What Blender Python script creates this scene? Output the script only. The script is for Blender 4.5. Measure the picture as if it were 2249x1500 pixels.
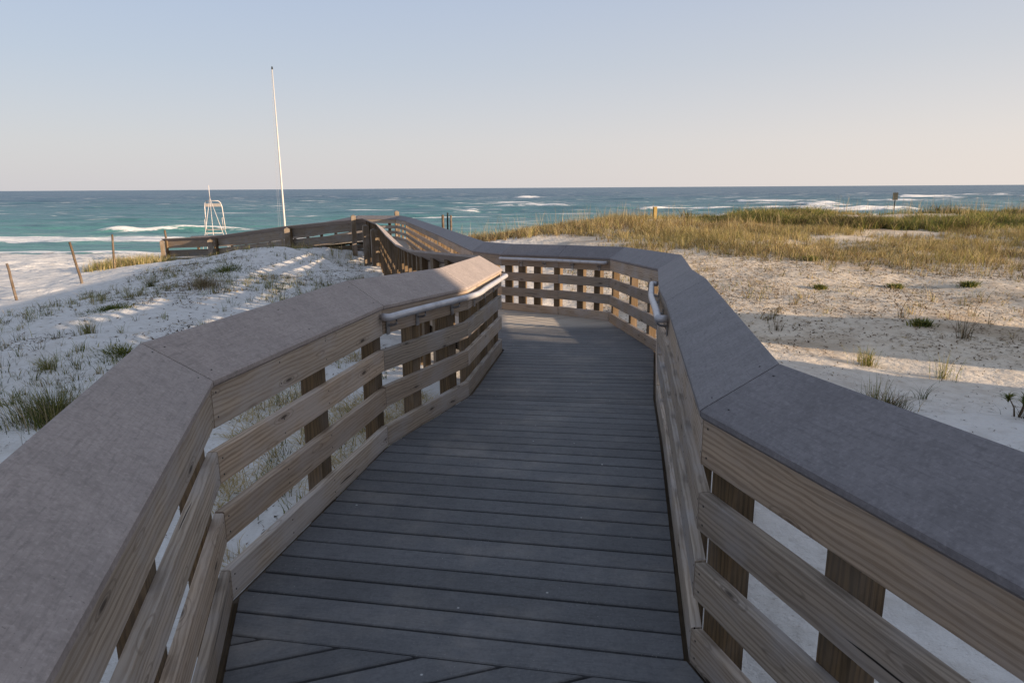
import bpy, math, random
import numpy as np
from mathutils import Vector
R = math.radians
random.seed(7); RNG = np.random.default_rng(11)
for o in list(bpy.data.objects): bpy.data.objects.remove(o)
scn = bpy.context.scene
COL = scn.collection

# ------------------------------------------------------------------ camera
cd = bpy.data.cameras.new("camera"); cam = bpy.data.objects.new("camera", cd); COL.objects.link(cam)
cd.sensor_width = 36.0; cd.lens = 36.0 * 1499.0 / 2249.0
cd.clip_start = 0.05; cd.clip_end = 60000
from mathutils import Matrix
PITCH, ROLL, EYE = R(12.67), R(0.357), 1.67
M = Matrix.Rotation(R(90) - PITCH, 4, 'X') @ Matrix.Rotation(-ROLL, 4, 'Z')
M.translation = (0, 0, EYE)
cam.matrix_world = M
scn.camera = cam

# ------------------------------------------------------------------ sky, sun, exposure
SUN_EL = R(8.8)
SX, SY = 0.89, -0.456            # horizontal direction towards the sun (right and behind)
w = bpy.data.worlds.new("World"); scn.world = w; w.use_nodes = True
nt = w.node_tree; nt.nodes.clear()
sky = nt.nodes.new('ShaderNodeTexSky'); sky.sky_type = 'NISHITA'; sky.sun_disc = False
sky.sun_elevation = SUN_EL; sky.sun_rotation = math.atan2(SX, SY)
sky.altitude = 0; sky.air_density = 1.0; sky.dust_density = 1.6; sky.ozone_density = 2.2
SKY_S = 0.13
bg = nt.nodes.new('ShaderNodeBackground'); bg.inputs[1].default_value = SKY_S
out = nt.nodes.new('ShaderNodeOutputWorld')
# thin evening haze over the clear sky: pale blue above, warm grey at the horizon, warmer towards the sun
def wn(t, **k):
    n = nt.nodes.new(t)
    for a, b in k.items(): setattr(n, a, b)
    return n
tc = wn('ShaderNodeTexCoord'); sp = wn('ShaderNodeSeparateXYZ'); nt.links.new(tc.outputs['Generated'], sp.inputs[0])
def ramp(stops):
    r = wn('ShaderNodeValToRGB'); e = r.color_ramp.elements
    while len(e) < len(stops): e.new(.5)
    for i, (p, c) in enumerate(stops): e[i].position = p; e[i].color = (*c, 1)
    nt.links.new(sp.outputs[2], r.inputs[0]); return r
cool = ramp([(0, (.65, .63, .655)), (.06, (.62, .615, .65)), (.16, (.51, .565, .665)), (.30, (.41, .50, .68)), (.6, (.36, .43, .57)), (1, (.35, .40, .50))])
warm = ramp([(0, (.88, .79, .725)), (.06, (.82, .75, .715)), (.16, (.65, .65, .68)), (.30, (.48, .54, .67)), (.6, (.41, .46, .57)), (1, (.35, .40, .50))])
dot = wn('ShaderNodeVectorMath', operation='DOT_PRODUCT'); nt.links.new(tc.outputs['Generated'], dot.inputs[0]); dot.inputs[1].default_value = (SX, SY, 0)
mr = wn('ShaderNodeMapRange', interpolation_type='SMOOTHSTEP'); nt.links.new(dot.outputs['Value'], mr.inputs[0]); mr.inputs[1].default_value = -1.05; mr.inputs[2].default_value = .55
mx = wn('ShaderNodeMix', data_type='RGBA'); nt.links.new(mr.outputs[0], mx.inputs[0]); nt.links.new(cool.outputs[0], mx.inputs[6]); nt.links.new(warm.outputs[0], mx.inputs[7])
sc_ = wn('ShaderNodeVectorMath', operation='SCALE'); nt.links.new(mx.outputs[2], sc_.inputs[0]); sc_.inputs['Scale'].default_value = .54 / SKY_S
mx2 = wn('ShaderNodeMix', data_type='RGBA'); mx2.inputs[0].default_value = .90
nt.links.new(sky.outputs[0], mx2.inputs[6]); nt.links.new(sc_.outputs[0], mx2.inputs[7])
nt.links.new(mx2.outputs[2], bg.inputs[0]); nt.links.new(bg.outputs[0], out.inputs[0])
sl = bpy.data.lights.new("sun", 'SUN'); sl.energy = 5.0; sl.angle = R(0.6); sl.color = (1.0, 0.77, 0.54)
so = bpy.data.objects.new("sun", sl); COL.objects.link(so)
sv = Vector((SX * math.cos(SUN_EL), SY * math.cos(SUN_EL), math.sin(SUN_EL)))
so.rotation_euler = sv.to_track_quat('Z', 'Y').to_euler(); so.location = (30, -20, 20)
scn.view_settings.view_transform = 'Standard'; scn.view_settings.look = 'None'
scn.view_settings.exposure = 0.93; scn.view_settings.gamma = 1.0
scn.render.engine = 'CYCLES'

# ------------------------------------------------------------------ helpers
def tag(o, label=None, cat=None, group=None, kind=None):
    if label: o['label'] = label
    if cat: o['category'] = cat
    if group: o['group'] = group
    if kind: o['kind'] = kind
    return o
def empty(name, loc=(0, 0, 0), label=None, cat=None, group=None):
    o = bpy.data.objects.new(name, None); o.location = loc; o.empty_display_size = .2
    COL.objects.link(o); return tag(o, label, cat, group)

class NT:
    """tiny node-graph helper"""
    def __init__(s, name):
        s.m = bpy.data.materials.new(name); s.m.use_nodes = True
        s.t = s.m.node_tree; s.t.nodes.clear()
        s.o = s.t.nodes.new('ShaderNodeOutputMaterial')
        s.b = s.t.nodes.new('ShaderNodeBsdfPrincipled'); s.t.links.new(s.b.outputs[0], s.o.inputs[0])
    def put(s, sock, v):
        if hasattr(v, 'is_output') or isinstance(v, bpy.types.NodeSocket): s.t.links.new(v, sock)
        else:
            if isinstance(v, (tuple, list)) and len(v) == 3 and sock.type == 'RGBA': v = (*v, 1)
            sock.default_value = v
    def n(s, typ, out=0, props=None, **ins):
        nd = s.t.nodes.new(typ)
        for k, v in (props or {}).items(): setattr(nd, k, v)
        for k, v in ins.items():
            key = int(k[1:]) if k[0] == 'i' and k[1:].isdigit() else k.replace('_', ' ')
            s.put(nd.inputs[key], v)
        return nd.outputs[out]
    def math(s, op, a, b=0.0, c=None, clamp=False):
        nd = s.t.nodes.new('ShaderNodeMath'); nd.operation = op; nd.use_clamp = clamp
        s.put(nd.inputs[0], a); s.put(nd.inputs[1], b)
        if c is not None: s.put(nd.inputs[2], c)
        return nd.outputs[0]
    def noise(s, vec, scale, detail=4, rough=.55, dist=0, out=0):
        return s.n('ShaderNodeTexNoise', out, Vector=vec, Scale=scale, Detail=detail, Roughness=rough, Distortion=dist)
    def map(s, vec, sc=(1, 1, 1), loc=(0, 0, 0)):
        return s.n('ShaderNodeMapping', 0, Vector=vec, Scale=sc, Location=loc)
    def ss(s, v, a, b):
        nd = s.t.nodes.new('ShaderNodeMapRange'); nd.interpolation_type = 'SMOOTHSTEP'
        s.put(nd.inputs[0], v); s.put(nd.inputs[1], a); s.put(nd.inputs[2], b)
        return nd.outputs[0]
    def mix(s, f, a, b, mode='MIX'):
        nd = s.t.nodes.new('ShaderNodeMix'); nd.data_type = 'RGBA'; nd.blend_type = mode
        s.put(nd.inputs[0], f); s.put(nd.inputs[6], a); s.put(nd.inputs[7], b)
        return nd.outputs[2]
    def attr(s, name, out='Color'):
        nd = s.t.nodes.new('ShaderNodeAttribute'); nd.attribute_name = name; return nd.outputs[out]
    def bump(s, h, strength=.4, dist=.01, normal=None):
        nd = s.t.nodes.new('ShaderNodeBump'); nd.inputs['Strength'].default_value = strength
        nd.inputs['Distance'].default_value = dist; s.put(nd.inputs['Height'], h)
        if normal is not None: s.put(nd.inputs['Normal'], normal)
        return nd.outputs[0]
    def fin(s, color=None, rough=None, normal=None, metal=None, spec=None):
        for k, v in (('Base Color', color), ('Roughness', rough), ('Normal', normal), ('Metallic', metal), ('Specular IOR Level', spec)):
            if v is not None: s.put(s.b.inputs[k], v)
        return s.m

# ------------------------------------------------------------------ materials
def mat_wood(name, ca, cb, cg, knots=True, grey=.7):
    g = NT(name); uv = g.n('ShaderNodeUVMap')          # u metres along the board, v metres round it
    tint = g.attr('tint'); tf = g.attr('tint', 'Fac')
    wob = g.noise(g.map(uv, (1.3, 5, 1)), 1.0, 3)
    wv = g.n('ShaderNodeVectorMath', 0, props={'operation': 'MULTIPLY_ADD'}, i0=wob, i1=(0.0, .035, 0), i2=uv)
    grain = g.noise(g.map(wv, (1.6, 95, 1)), 1.0, 5, .65)
    broad = g.noise(g.map(wv, (.7, 16, 1)), 1.0, 3, .6)
    rings = g.n('ShaderNodeTexWave', 0, props={'wave_type': 'BANDS', 'bands_direction': 'Y'}, Vector=g.map(wv, (.16, 1, 1)), Scale=15.0, Distortion=5.5, Detail=3.0, Detail_Scale=1.6)
    wear = g.noise(g.map(uv, (2.2, 3.5, 1)), 1.0, 5, .6)
    col = g.mix(g.ss(broad, .3, .72), ca, cb)
    col = g.mix(g.math('MULTIPLY', g.ss(rings, .35, .95), .50), col, cg)
    col = g.mix(g.math('MULTIPLY', g.ss(grain, .48, .8), .55), col, tuple(c * .45 for c in cg))
    col = g.mix(g.math('MULTIPLY', g.ss(wear, .42, .68), grey), col, (.40, .365, .35))
    h = g.math('MULTIPLY', grain, 1.0)
    if knots:
        vor = g.n('ShaderNodeTexVoronoi', 0, Vector=g.map(wv, (2.6, 10.0, 1)), Scale=1.0, Randomness=1.0)
        k = g.math('SUBTRACT', 1.0, g.ss(vor, .055, .12))
        ring = g.math('MULTIPLY', g.math('SINE', g.math('MULTIPLY', vor, 60.0)), g.math('SUBTRACT', 1.0, g.ss(vor, .1, .42)))
        col = g.mix(g.math('MULTIPLY', g.ss(ring, .1, .9), .45), col, tuple(c * .55 for c in cg))
        col = g.mix(g.math('MULTIPLY', k, .85), col, (.045, .03, .022))
        crack = g.noise(g.map(wv, (.9, 42, 1), (3, 9, 0)), 1.0, 2, .5)
        cm = g.ss(crack, .715, .735)
        col = g.mix(cm, col, (.03, .022, .018))
        h = g.math('SUBTRACT', h, g.math('MULTIPLY', cm, 1.5))
    col = g.mix(1.0, col, tint, 'MULTIPLY')
    return g.fin(col, g.math('MULTIPLY_ADD', grain, .2, .62), g.bump(h, .55, .004), spec=.3)
WOOD = mat_wood('weathered_pine', (.47, .38, .295), (.35, .29, .235), (.19, .135, .09))
POSTW = mat_wood('treated_post', (.165, .108, .055), (.10, .07, .040), (.05, .036, .022), knots=False, grey=.15)
OLDW = mat_wood('sun_bleached_wood', (.22, .165, .11), (.15, .11, .075), (.09, .065, .04), knots=False, grey=.35)

def mat_composite(name, base, speck, gl=.6, sand_tan=False):
    g = NT(name); uv = g.n('ShaderNodeUVMap'); obj = g.n('ShaderNodeTexCoord', 3)
    tint = g.attr('tint')
    grain = g.noise(g.map(uv, (7, 130, 1)), 1.0, 4, .6)
    wav = g.noise(g.map(uv, (3.2, 22, 1)), 1.0, 3, .6, 1.2)
    blot = g.noise(obj, 5.0, 5, .65)
    blot2 = g.noise(obj, 34.0, 4, .7)
    col = g.mix(g.ss(blot, .3, .72), base, tuple(c * .80 for c in base))
    col = g.mix(g.math('MULTIPLY', g.ss(blot2, .46, .66), .42), col, tuple(c * .62 for c in base))
    col = g.mix(g.math('MULTIPLY', g.ss(grain, .45, .68), .40), col, tuple(c * .6 for c in base))
    fleck = g.noise(g.map(uv, (9, 60, 1)), 1.0, 4, .65)
    col = g.mix(g.math('MULTIPLY', g.ss(fleck, .55, .68), .40), col, tuple(c * .45 for c in base))
    mott = g.noise(obj, 85.0, 3, .6)
    col = g.mix(g.math('MULTIPLY', g.ss(mott, .54, .66), .38), col, tuple(c * .55 for c in base))
    col = g.mix(g.math('MULTIPLY', g.math('SUBTRACT', 1.0, g.ss(mott, .34, .45)), .30), col, tuple(min(.8, c * 1.35) for c in base))
    sp = g.noise(obj, 120.0, 2, .5); sm = g.ss(sp, .70, .74)
    big = g.noise(obj, 2.3, 2, .5)
    col = g.mix(g.math('MULTIPLY', g.math('MULTIPLY', sm, g.ss(big, .42, .62)), .75), col, speck)
    drop = g.n('ShaderNodeTexVoronoi', 0, Vector=obj, Scale=6.0 if sand_tan else 2.6, Randomness=1.0)
    dm = g.math('SUBTRACT', 1.0, g.ss(drop, .026 if sand_tan else .018, .045 if sand_tan else .03))
    col = g.mix(g.math('MULTIPLY', dm, .8), col, (.55, .55, .55) if sand_tan else (.05, .04, .035))
    if sand_tan:
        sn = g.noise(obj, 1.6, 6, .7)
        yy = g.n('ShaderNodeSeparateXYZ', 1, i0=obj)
        far = g.math('MULTIPLY', g.ss(yy, 9.2, 9.9), .80)  # boards of the far stretch mixed mostly towards tan
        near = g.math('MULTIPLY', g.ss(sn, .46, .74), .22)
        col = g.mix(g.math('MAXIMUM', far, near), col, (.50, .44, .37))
    col = g.mix(1.0, col, tint, 'MULTIPLY')
    h = g.math('ADD', g.math('MULTIPLY', grain, .6), g.math('MULTIPLY', wav, .9))
    return g.fin(col, g.math('MULTIPLY_ADD', blot2, .25, gl - .1), g.bump(h, .5, .0035), spec=.35)
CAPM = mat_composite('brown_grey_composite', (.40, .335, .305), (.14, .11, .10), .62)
CAPSHADE = mat_composite('shade_tinted_composite', (.225, .208, .215), (.10, .09, .09), .62)  # same boards as the left cap; shaded tone put into the colour
DECKM = mat_composite('composite_deck', (.140, .143, .152), (.45, .44, .42), .62, sand_tan=True)

def mat_plain(name, col, rough=.5, metal=0, bumpy=0, dirt=None):
    g = NT(name); obj = g.n('ShaderNodeTexCoord', 3)
    nz = g.noise(obj, 9.0, 5, .65)
    c = g.mix(g.ss(nz, .45, .75), col, dirt or tuple(x * .75 for x in col))
    return g.fin(c, g.math('MULTIPLY_ADD', nz, .3, rough - .15), g.bump(nz, .2, .003) if bumpy else None, metal)
PIPE = mat_plain('grey_painted_pipe', (.50, .49, .51), .42, .25, 0, (.36, .35, .37))
STEEL = mat_plain('galvanised_steel', (.30, .30, .31), .5, .7, 0, (.16, .12, .10))
WHITE = mat_plain('white_paint', (.46, .45, .44), .45, 0, 0, (.55, .48, .40))
CHAIRM = mat_plain('rusty_white_tube', (.58, .55, .54), .5, 0, 0, (.40, .27, .18))
SLATM = mat_plain('chair_slats', (.27, .245, .23), .7, 0, 1)
SIGNM = mat_plain('dark_weathered_metal', (.014, .018, .017), .9, 0, 0)
FENCEW = mat_wood('dark_brown_stake', (.13, .085, .05), (.09, .06, .035), (.05, .035, .02), knots=False, grey=.25)
YELLM = mat_wood('yellow_stained_post', (.36, .25, .06), (.28, .19, .05), (.16, .10, .03), knots=False, grey=.1)
SCREW = mat_plain('screw_head', (.05, .045, .045), .5, .6)
ROPE = mat_plain('halyard_rope', (.34, .35, .38), .85)

def mat_leaf(name):
    g = NT(name); c = g.attr('col')
    g.b.inputs['Subsurface Weight'].default_value = 0
    d = g.t.nodes.new('ShaderNodeBsdfDiffuse'); t = g.t.nodes.new('ShaderNodeBsdfTranslucent')
    g.t.links.new(c, d.inputs[0]); g.t.links.new(c, t.inputs[0])
    m = g.t.nodes.new('ShaderNodeMixShader'); m.inputs[0].default_value = .35
    g.t.links.new(d.outputs[0], m.inputs[1]); g.t.links.new(t.outputs[0], m.inputs[2])
    g.t.links.new(m.outputs[0], g.o.inputs[0]); return g.m
LEAF = mat_leaf('dune_grass_blade')

def mat_sand():
    g = NT('white_quartz_sand'); geo = g.n('ShaderNodeNewGeometry', 0)
    sep = g.t.nodes.new('ShaderNodeSeparateXYZ'); g.t.links.new(geo, sep.inputs[0])
    x, y, z = sep.outputs
    a = g.noise(geo, .35, 5, .6); b = g.noise(geo, 3.5, 5, .65); c = g.noise(geo, 26, 4, .7); f = g.noise(geo, 140, 3, .7)
    right = g.math('MULTIPLY', g.ss(x, -2.0, 4.0), g.ss(g.math('MULTIPLY_ADD', x, .35, y), 8.0, 14.0))  # tan of the right sand, held to the sunlit part as painted light
    base = g.mix(right, (.70, .68, .655), (.70, .60, .475))
    dirty = g.mix(right, (.52, .49, .45), (.42, .32, .22))
    col = g.mix(g.math('MULTIPLY', g.ss(b, .42, .70), .55), base, dirty)
    col = g.mix(g.math('MULTIPLY', g.ss(a, .50, .68), g.math('MULTIPLY_ADD', right, .65, .15)), col, dirty)
    # bits of plant litter
    lit = g.ss(g.noise(g.map(geo, (1, 2.4, 1)), 15, 6, .78), .56, .64)
    lm = g.math('MULTIPLY', lit, g.ss(g.noise(geo, .9, 3, .6), .40, .60))
    litc = g.math('MULTIPLY', lm, g.math('MULTIPLY_ADD', right, .50, .45))
    col = g.mix(litc, col, (.20, .15, .10))
    wet = g.ss(z, -2.45, -2.80)
    col = g.mix(g.math('MULTIPLY', wet, .55), col, (.30, .28, .25))
    h = g.math('ADD', g.math('MULTIPLY', b, .8), g.math('ADD', g.math('MULTIPLY', c, .30), g.math('MULTIPLY', f, .05)))
    rip = g.n('ShaderNodeTexWave', 0, props={'wave_type': 'BANDS'}, Vector=g.map(geo, (1.0, 2.2, 1)), Scale=1.7, Distortion=7.0, Detail=3.0, Detail_Scale=1.5)
    h = g.math('ADD', h, g.math('MULTIPLY', rip, .10))
    return g.fin(col, .9, g.bump(h, .6, .08), spec=.15)
SAND = mat_sand()

def mat_sea():
    g = NT('sea_water'); geo = g.n('ShaderNodeNewGeometry', 0)
    sep = g.t.nodes.new('ShaderNodeSeparateXYZ'); g.t.links.new(geo, sep.inputs[0])
    x, y, z = sep.outputs
    big = g.noise(g.map(geo, (.012, .03, 0)), 1.0, 4, .6)
    yy = g.math('MULTIPLY_ADD', big, 90.0, g.math('SUBTRACT', y, 45.0))
    deep = g.ss(yy, 70, 420); mid = g.ss(yy, 45, 130)
    col = g.mix(mid, (.095, .285, .235), (.064, .190, .200))
    col = g.mix(deep, col, (.046, .098, .158))
    chop = g.noise(g.map(geo, (.16, .75, 0)), 1.0, 5, .65)
    col = g.mix(g.math('MULTIPLY', g.ss(chop, .46, .66), .65), col, (.030, .105, .125))
    chop2 = g.noise(g.map(geo, (.035, .20, 0), (3, 8, 0)), 1.0, 5, .65)
    col = g.mix(g.math('MULTIPLY', g.ss(chop2, .48, .66), .45), col, (.032, .095, .125))
    chop3 = g.noise(g.map(geo, (.008, .05, 0), (13, 5, 0)), 1.0, 6, .7)
    col = g.mix(g.math('MULTIPLY', g.math('MULTIPLY', g.ss(chop3, .47, .60), g.ss(y, 90, 260)), .55), col, (.026, .075, .110))
    chop4 = g.noise(g.map(geo, (.25, 1.3, 0), (3, 1, 0)), 1.0, 5, .7)
    col = g.mix(g.math('MULTIPLY', g.ss(chop4, .50, .62), .45), col, (.022, .085, .095))
    patch = g.noise(g.map(geo, (.02, .16, 0), (5, 2, 0)), 1.0, 4, .6)
    col = g.mix(g.math('MULTIPLY', g.ss(patch, .5, .7), .45), col, (.12, .25, .25))
    # foam: surf strip on the beach, two breaker lines and scattered whitecaps
    f1 = g.attr('foam', 'Fac')
    fn = g.noise(g.map(geo, (.55, 1.6, 0)), 1.0, 6, .75)
    fn2 = g.noise(g.map(geo, (.09, .45, 0), (2, 6, 0)), 1.0, 6, .7)
    fsum = g.math('ADD', g.math('MULTIPLY', g.math('SUBTRACT', fn, .5), 1.5), g.math('MULTIPLY', g.math('SUBTRACT', fn2, .5), g.math('MULTIPLY', 3.2, g.ss(y, 54, 90))))
    fm = g.ss(g.math('ADD', f1, fsum), .44, .64)
    fm = g.math('MULTIPLY', fm, g.ss(f1, .02, .22))
    wc = g.noise(g.map(geo, (.05, .50, 0), (9, 1, 0)), 1.0, 5, .6)
    wcm = g.math('MULTIPLY', g.ss(wc, .615, .65), g.ss(y, 62, 95))
    fm = g.math('MAXIMUM', fm, g.math('MULTIPLY', wcm, g.math('SUBTRACT', 1.0, g.math('MULTIPLY', g.ss(y, 300, 900), .8))))
    col = g.mix(fm, col, (.85, .83, .80))
    # ripples get broader with distance so that far water keeps its texture
    r1 = g.noise(g.map(geo, (.9, 2.6, 0)), 1.0, 4, .6)
    r2 = g.noise(g.map(geo, (.10, .42, 0)), 1.0, 4, .6)
    r3 = g.noise(g.map(geo, (.018, .085, 0)), 1.0, 3, .6)
    h = g.math('ADD', g.math('MULTIPLY', r1, .2), g.math('ADD', g.math('MULTIPLY', r2, .9), g.math('MULTIPLY', r3, 2.2)))
    return g.fin(col, g.math('MULTIPLY_ADD', fm, .5, .32), g.bump(h, 1.0, 1.0), spec=.26)
SEA = mat_sea()

# ------------------------------------------------------------------ ground shape
ZP = [(-99, 0), (4.2, 0), (6, -.10), (7.8, -.17), (10.2, -.30), (12, -.378), (26.2, -.69), (99, -.69)]
def zd(y):
    """height of the deck along the walk"""
    for (a, b), (c, d) in zip(ZP, ZP[1:]):
        if a <= y < c: return b + (d - b) * (y - a) / (c - a)
    return -.69
CP = [(0,-6,-.9),(-1,0,-.85),(1,0,-.85),(-1,2.5,-.88),(1,3,-.9),(2.6,4,-.9),(-2.4,5,-.92),(0,7,-.98),(2.6,8.5,-.98),(0,11,-1.02),
 (5,5,-.92),(5,9,-1.0),(8.1,12,-1.04),(4,13,-1.0),(5,18,-.9),(9,20,-.83),(15,20,-.86),(2,17,-.98),(1,22,-.92),(7,24,-.62),(14,26,-.75),(22,28,-.80),
 (-5,6.7,-.93),(-8.4,14,-.82),(-6.3,10.5,-.92),(-5,10,-1.0),(-12,11,-1.15),(-13.4,18.3,-1.28),(-13.3,21,-1.15),(-15.7,27,-1.40),(-20,20,-1.6),(-30,22,-1.9),
 (-8.0,18,-.80),(-5.2,18,-.98),(-3.6,20,-1.05),(-10.6,28,-.84),(-8.8,26.5,-.52),(-7.5,26,-.72),(-6.5,26,-1.05),(-5.9,27.3,-1.5),(-5.6,24,-1.12),(-4.6,22,-1.08),(-6.9,29,-1.6),(-4.6,28,-1.10),(-12.5,25,-1.12),(-13.5,29.5,-1.25),
 (-10.6,32,-1.15),(-8.6,31.0,-.95),(-15.2,34.5,-1.85),(-18.6,35.5,-1.95),(-24,32,-1.9),(-38,45,-2.5),(-60,45,-2.5),(-30,40,-2.2),(-20,44,-2.4),(-8,38,-1.6),
 (-2,28,-.95),(1,33,-.65),(3,39,-.35),(9,39,-.20),(16,40,-.10),(24,41,-.05),(34,41,-.05),(48,41,-.1),(13,33,-.55),(24,34,-.45),(-3,36,-1.1),(-4,43,-1.9),
 (40,25,-.9),(60,20,-.9),(30,12,-.9),(-40,5,-1.2),(-20,8,-1.2),(-30,-20,-.9),(30,-30,-.9),(0,-30,-.9),(60,-20,-.9),(-60,0,-1.2),(16,14,-.9)]
P_ = np.array([(a, b) for a, b, _ in CP], float); V_ = np.array([c for *_, c in CP], float)
def _tps(r2): return np.where(r2 > 1e-9, .5 * r2 * np.log(np.maximum(r2, 1e-12)), 0)
n_ = len(P_); K = _tps(((P_[:, None] - P_[None]) ** 2).sum(-1)) + np.eye(n_) * .6
A_ = np.zeros((n_ + 3, n_ + 3)); A_[:n_, :n_] = K; A_[:n_, n_] = 1; A_[:n_, n_+1:] = P_; A_[n_, :n_] = 1; A_[n_+1:, :n_] = P_.T
W_ = np.linalg.solve(A_, np.concatenate([V_, np.zeros(3)]))

def vnoise(x, y, s, seed=0):
    """smooth value noise, about -1..1"""
    x = np.asarray(x, float) * s + seed * 17.3; y = np.asarray(y, float) * s + seed * 9.1
    xi = np.floor(x); yi = np.floor(y); fx = x - xi; fy = y - yi
    fx = fx * fx * (3 - 2 * fx); fy = fy * fy * (3 - 2 * fy)
    def h(a, b):
        v = np.sin(a * 127.1 + b * 311.7 + seed * 74.7) * 43758.5453
        return (v - np.floor(v)) * 2 - 1
    return (h(xi, yi) * (1 - fx) + h(xi + 1, yi) * fx) * (1 - fy) + (h(xi, yi + 1) * (1 - fx) + h(xi + 1, yi + 1) * fx) * fy
def sstep(v, a, b):
    t = np.clip((np.asarray(v, float) - a) / (b - a), 0, 1); return t * t * (3 - 2 * t)
SUNH = np.array([.89, -.456]); SUNN = np.array([.456, .89])
def ground(x, y, fine=True):
    x = np.asarray(x, float); y = np.asarray(y, float)
    xc = np.clip(x, -60, 60); yc = np.clip(y, -30, 46)
    z = np.full(x.shape, W_[n_]) + W_[n_+1] * xc + W_[n_+2] * yc
    for i in range(n_): z = z + W_[i] * _tps((xc - P_[i, 0]) ** 2 + (yc - P_[i, 1]) ** 2)
    # beyond the dunes the beach runs down to and under the water
    shore = 50.2 + 3 * vnoise(x, y * 0, .03, 5)
    t = sstep(y, 41, 50); beach = -2.83 + (shore - y) * .06
    z = z * (1 - t) + np.minimum(z, beach) * t
    z = np.where(y > 50, np.minimum(beach, z), z); z = np.maximum(z, -6)
    # unseen mounds added on the right, towards the sun, to shade sand and deck
    s = x * SUNH[0] + y * SUNH[1]; q = x * SUNN[0] + y * SUNN[1]
    m0 = sstep(q, -3, 2.0) * (1 - sstep(q, 7.0, 8.2)); m1 = sstep(q, 7.0, 8.2) * (1 - sstep(q, 10.8, 11.9)); m2 = sstep(q, 12.1, 12.7) * (1 - sstep(q, 13.6, 18.0))
    prof = sstep(s, 6.5, 9.5) * (1 - sstep(s, 14, 22))
    z = z + prof * (m0 * 3.3 + m1 * 2.0 + m2 * 2.5)
    if fine:
        amp = 1 - .75 * np.exp(-((x / 3.) ** 2) - ((y - 4) / 9.) ** 2)
        z = z + (.07 + .03 * sstep(x, 2, 5)) * amp * vnoise(x, y, .45, 1) + .035 * sstep(-x, 3, 5) * amp * vnoise(x, y, .95, 14) + (1 - .5 * sstep(x, 0, 4)) * (.045 * amp * vnoise(x, y, 1.3, 2) + .020 * (.4 + .6 * amp) * vnoise(x, y, 3.6, 3) + .008 * vnoise(x, y, 6.5, 7))
        foot = sstep(-x, 12, 18) * sstep(y, 24, 31) * (1 - sstep(y, 46, 52))
        z = z + foot * (.060 * vnoise(x, y, 1.7, 4) + .055 * vnoise(x, y, 3.1, 6))
    return z
def g1(x, y): return float(ground(np.array([x]), np.array([y]))[0])

def mesh_np(name, verts, faces_flat, loop_tot, mat=None, parent=None, smooth=False):
    me = bpy.data.meshes.new(name)
    me.vertices.add(len(verts)); me.vertices.foreach_set('co', np.asarray(verts, np.float32).ravel())
    ff = np.asarray(faces_flat, np.int32); lt = np.asarray(loop_tot, np.int32)
    me.loops.add(len(ff)); me.loops.foreach_set('vertex_index', ff)
    me.polygons.add(len(lt)); ls = np.concatenate([[0], np.cumsum(lt)[:-1]]).astype(np.int32)
    me.polygons.foreach_set('loop_start', ls); me.polygons.foreach_set('loop_total', lt)
    me.polygons.foreach_set('use_smooth', np.full(len(lt), smooth))
    me.update(calc_edges=True); me.validate()
    o = bpy.data.objects.new(name, me); COL.objects.link(o)
    if mat: me.materials.append(mat)
    if parent: o.parent = parent
    return o
def grid(name, xs, ys, zf, mat):
    X, Y = np.meshgrid(xs, ys); Z = zf(X, Y); nx, ny = len(xs), len(ys)
    v = np.stack([X.ravel(), Y.ravel(), Z.ravel()], 1)
    i = np.arange(nx * ny).reshape(ny, nx)
    f = np.stack([i[:-1, :-1], i[:-1, 1:], i[1:, 1:], i[1:, :-1]], -1).reshape(-1)
    return mesh_np(name, v, f, np.full((nx - 1) * (ny - 1), 4), mat, smooth=True), v
def spaced(lo, mid_lo, mid_hi, hi, step, grow):
    c = list(np.arange(mid_lo, mid_hi, step)); a = mid_hi; s = step; r = []
    while a < hi: r.append(a); s *= grow; a += s
    a = mid_lo; s = step; l = []
    while a > lo: s *= grow; a -= s; l.append(a)
    return np.array(l[::-1] + c + r)
xs = spaced(-900, -14, 16, 900, .075, 1.018); ys = spaced(-120, 1, 24, 75, .075, 1.012)
terr, _ = grid('sand_ground', xs, ys, ground, SAND)
tag(terr, 'white quartz sand of the dunes and the beach', 'sand', kind='structure')

def foam_fn(X, Y):
    wob = 3 * vnoise(X, Y * 0, .03, 5) + 1.2 * vnoise(X, Y * 0, .12, 7)
    wob = wob + sstep(Y, 60, 120) * (7 * vnoise(X, Y * 0, .035, 45) + 3 * vnoise(X, Y * 0, .11, 46))
    def band(c, wd): return np.exp(-((Y - c - wob) / wd) ** 2)
    shore = 1.0 * band(50.9, .8) + .85 * band(63.5, 3.4) * (.62 + .5 * vnoise(X, Y, .06, 3))
    br = .75 * band(77, 2.0) * sstep(vnoise(X, Y * 0, .06, 15), .0, .4) + .80 * band(96, 2.2) * sstep(vnoise(X, Y * 0, .055, 18), .15, .5)
    rgt = sstep(X, -25, 10)
    for c, wd, f, sd, a, b in ((205, 9, .05, 21, -.05, .3), (168, 6, .06, 22, .05, .35), (130, 4.5, .07, 23, 0, .3), (255, 10, .045, 27, .1, .4), (310, 11, .04, 29, .2, .5)):
        br = br + rgt * band(c, wd) * sstep(vnoise(X, Y * .06, f, sd), a, b)
    return shore, br
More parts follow.
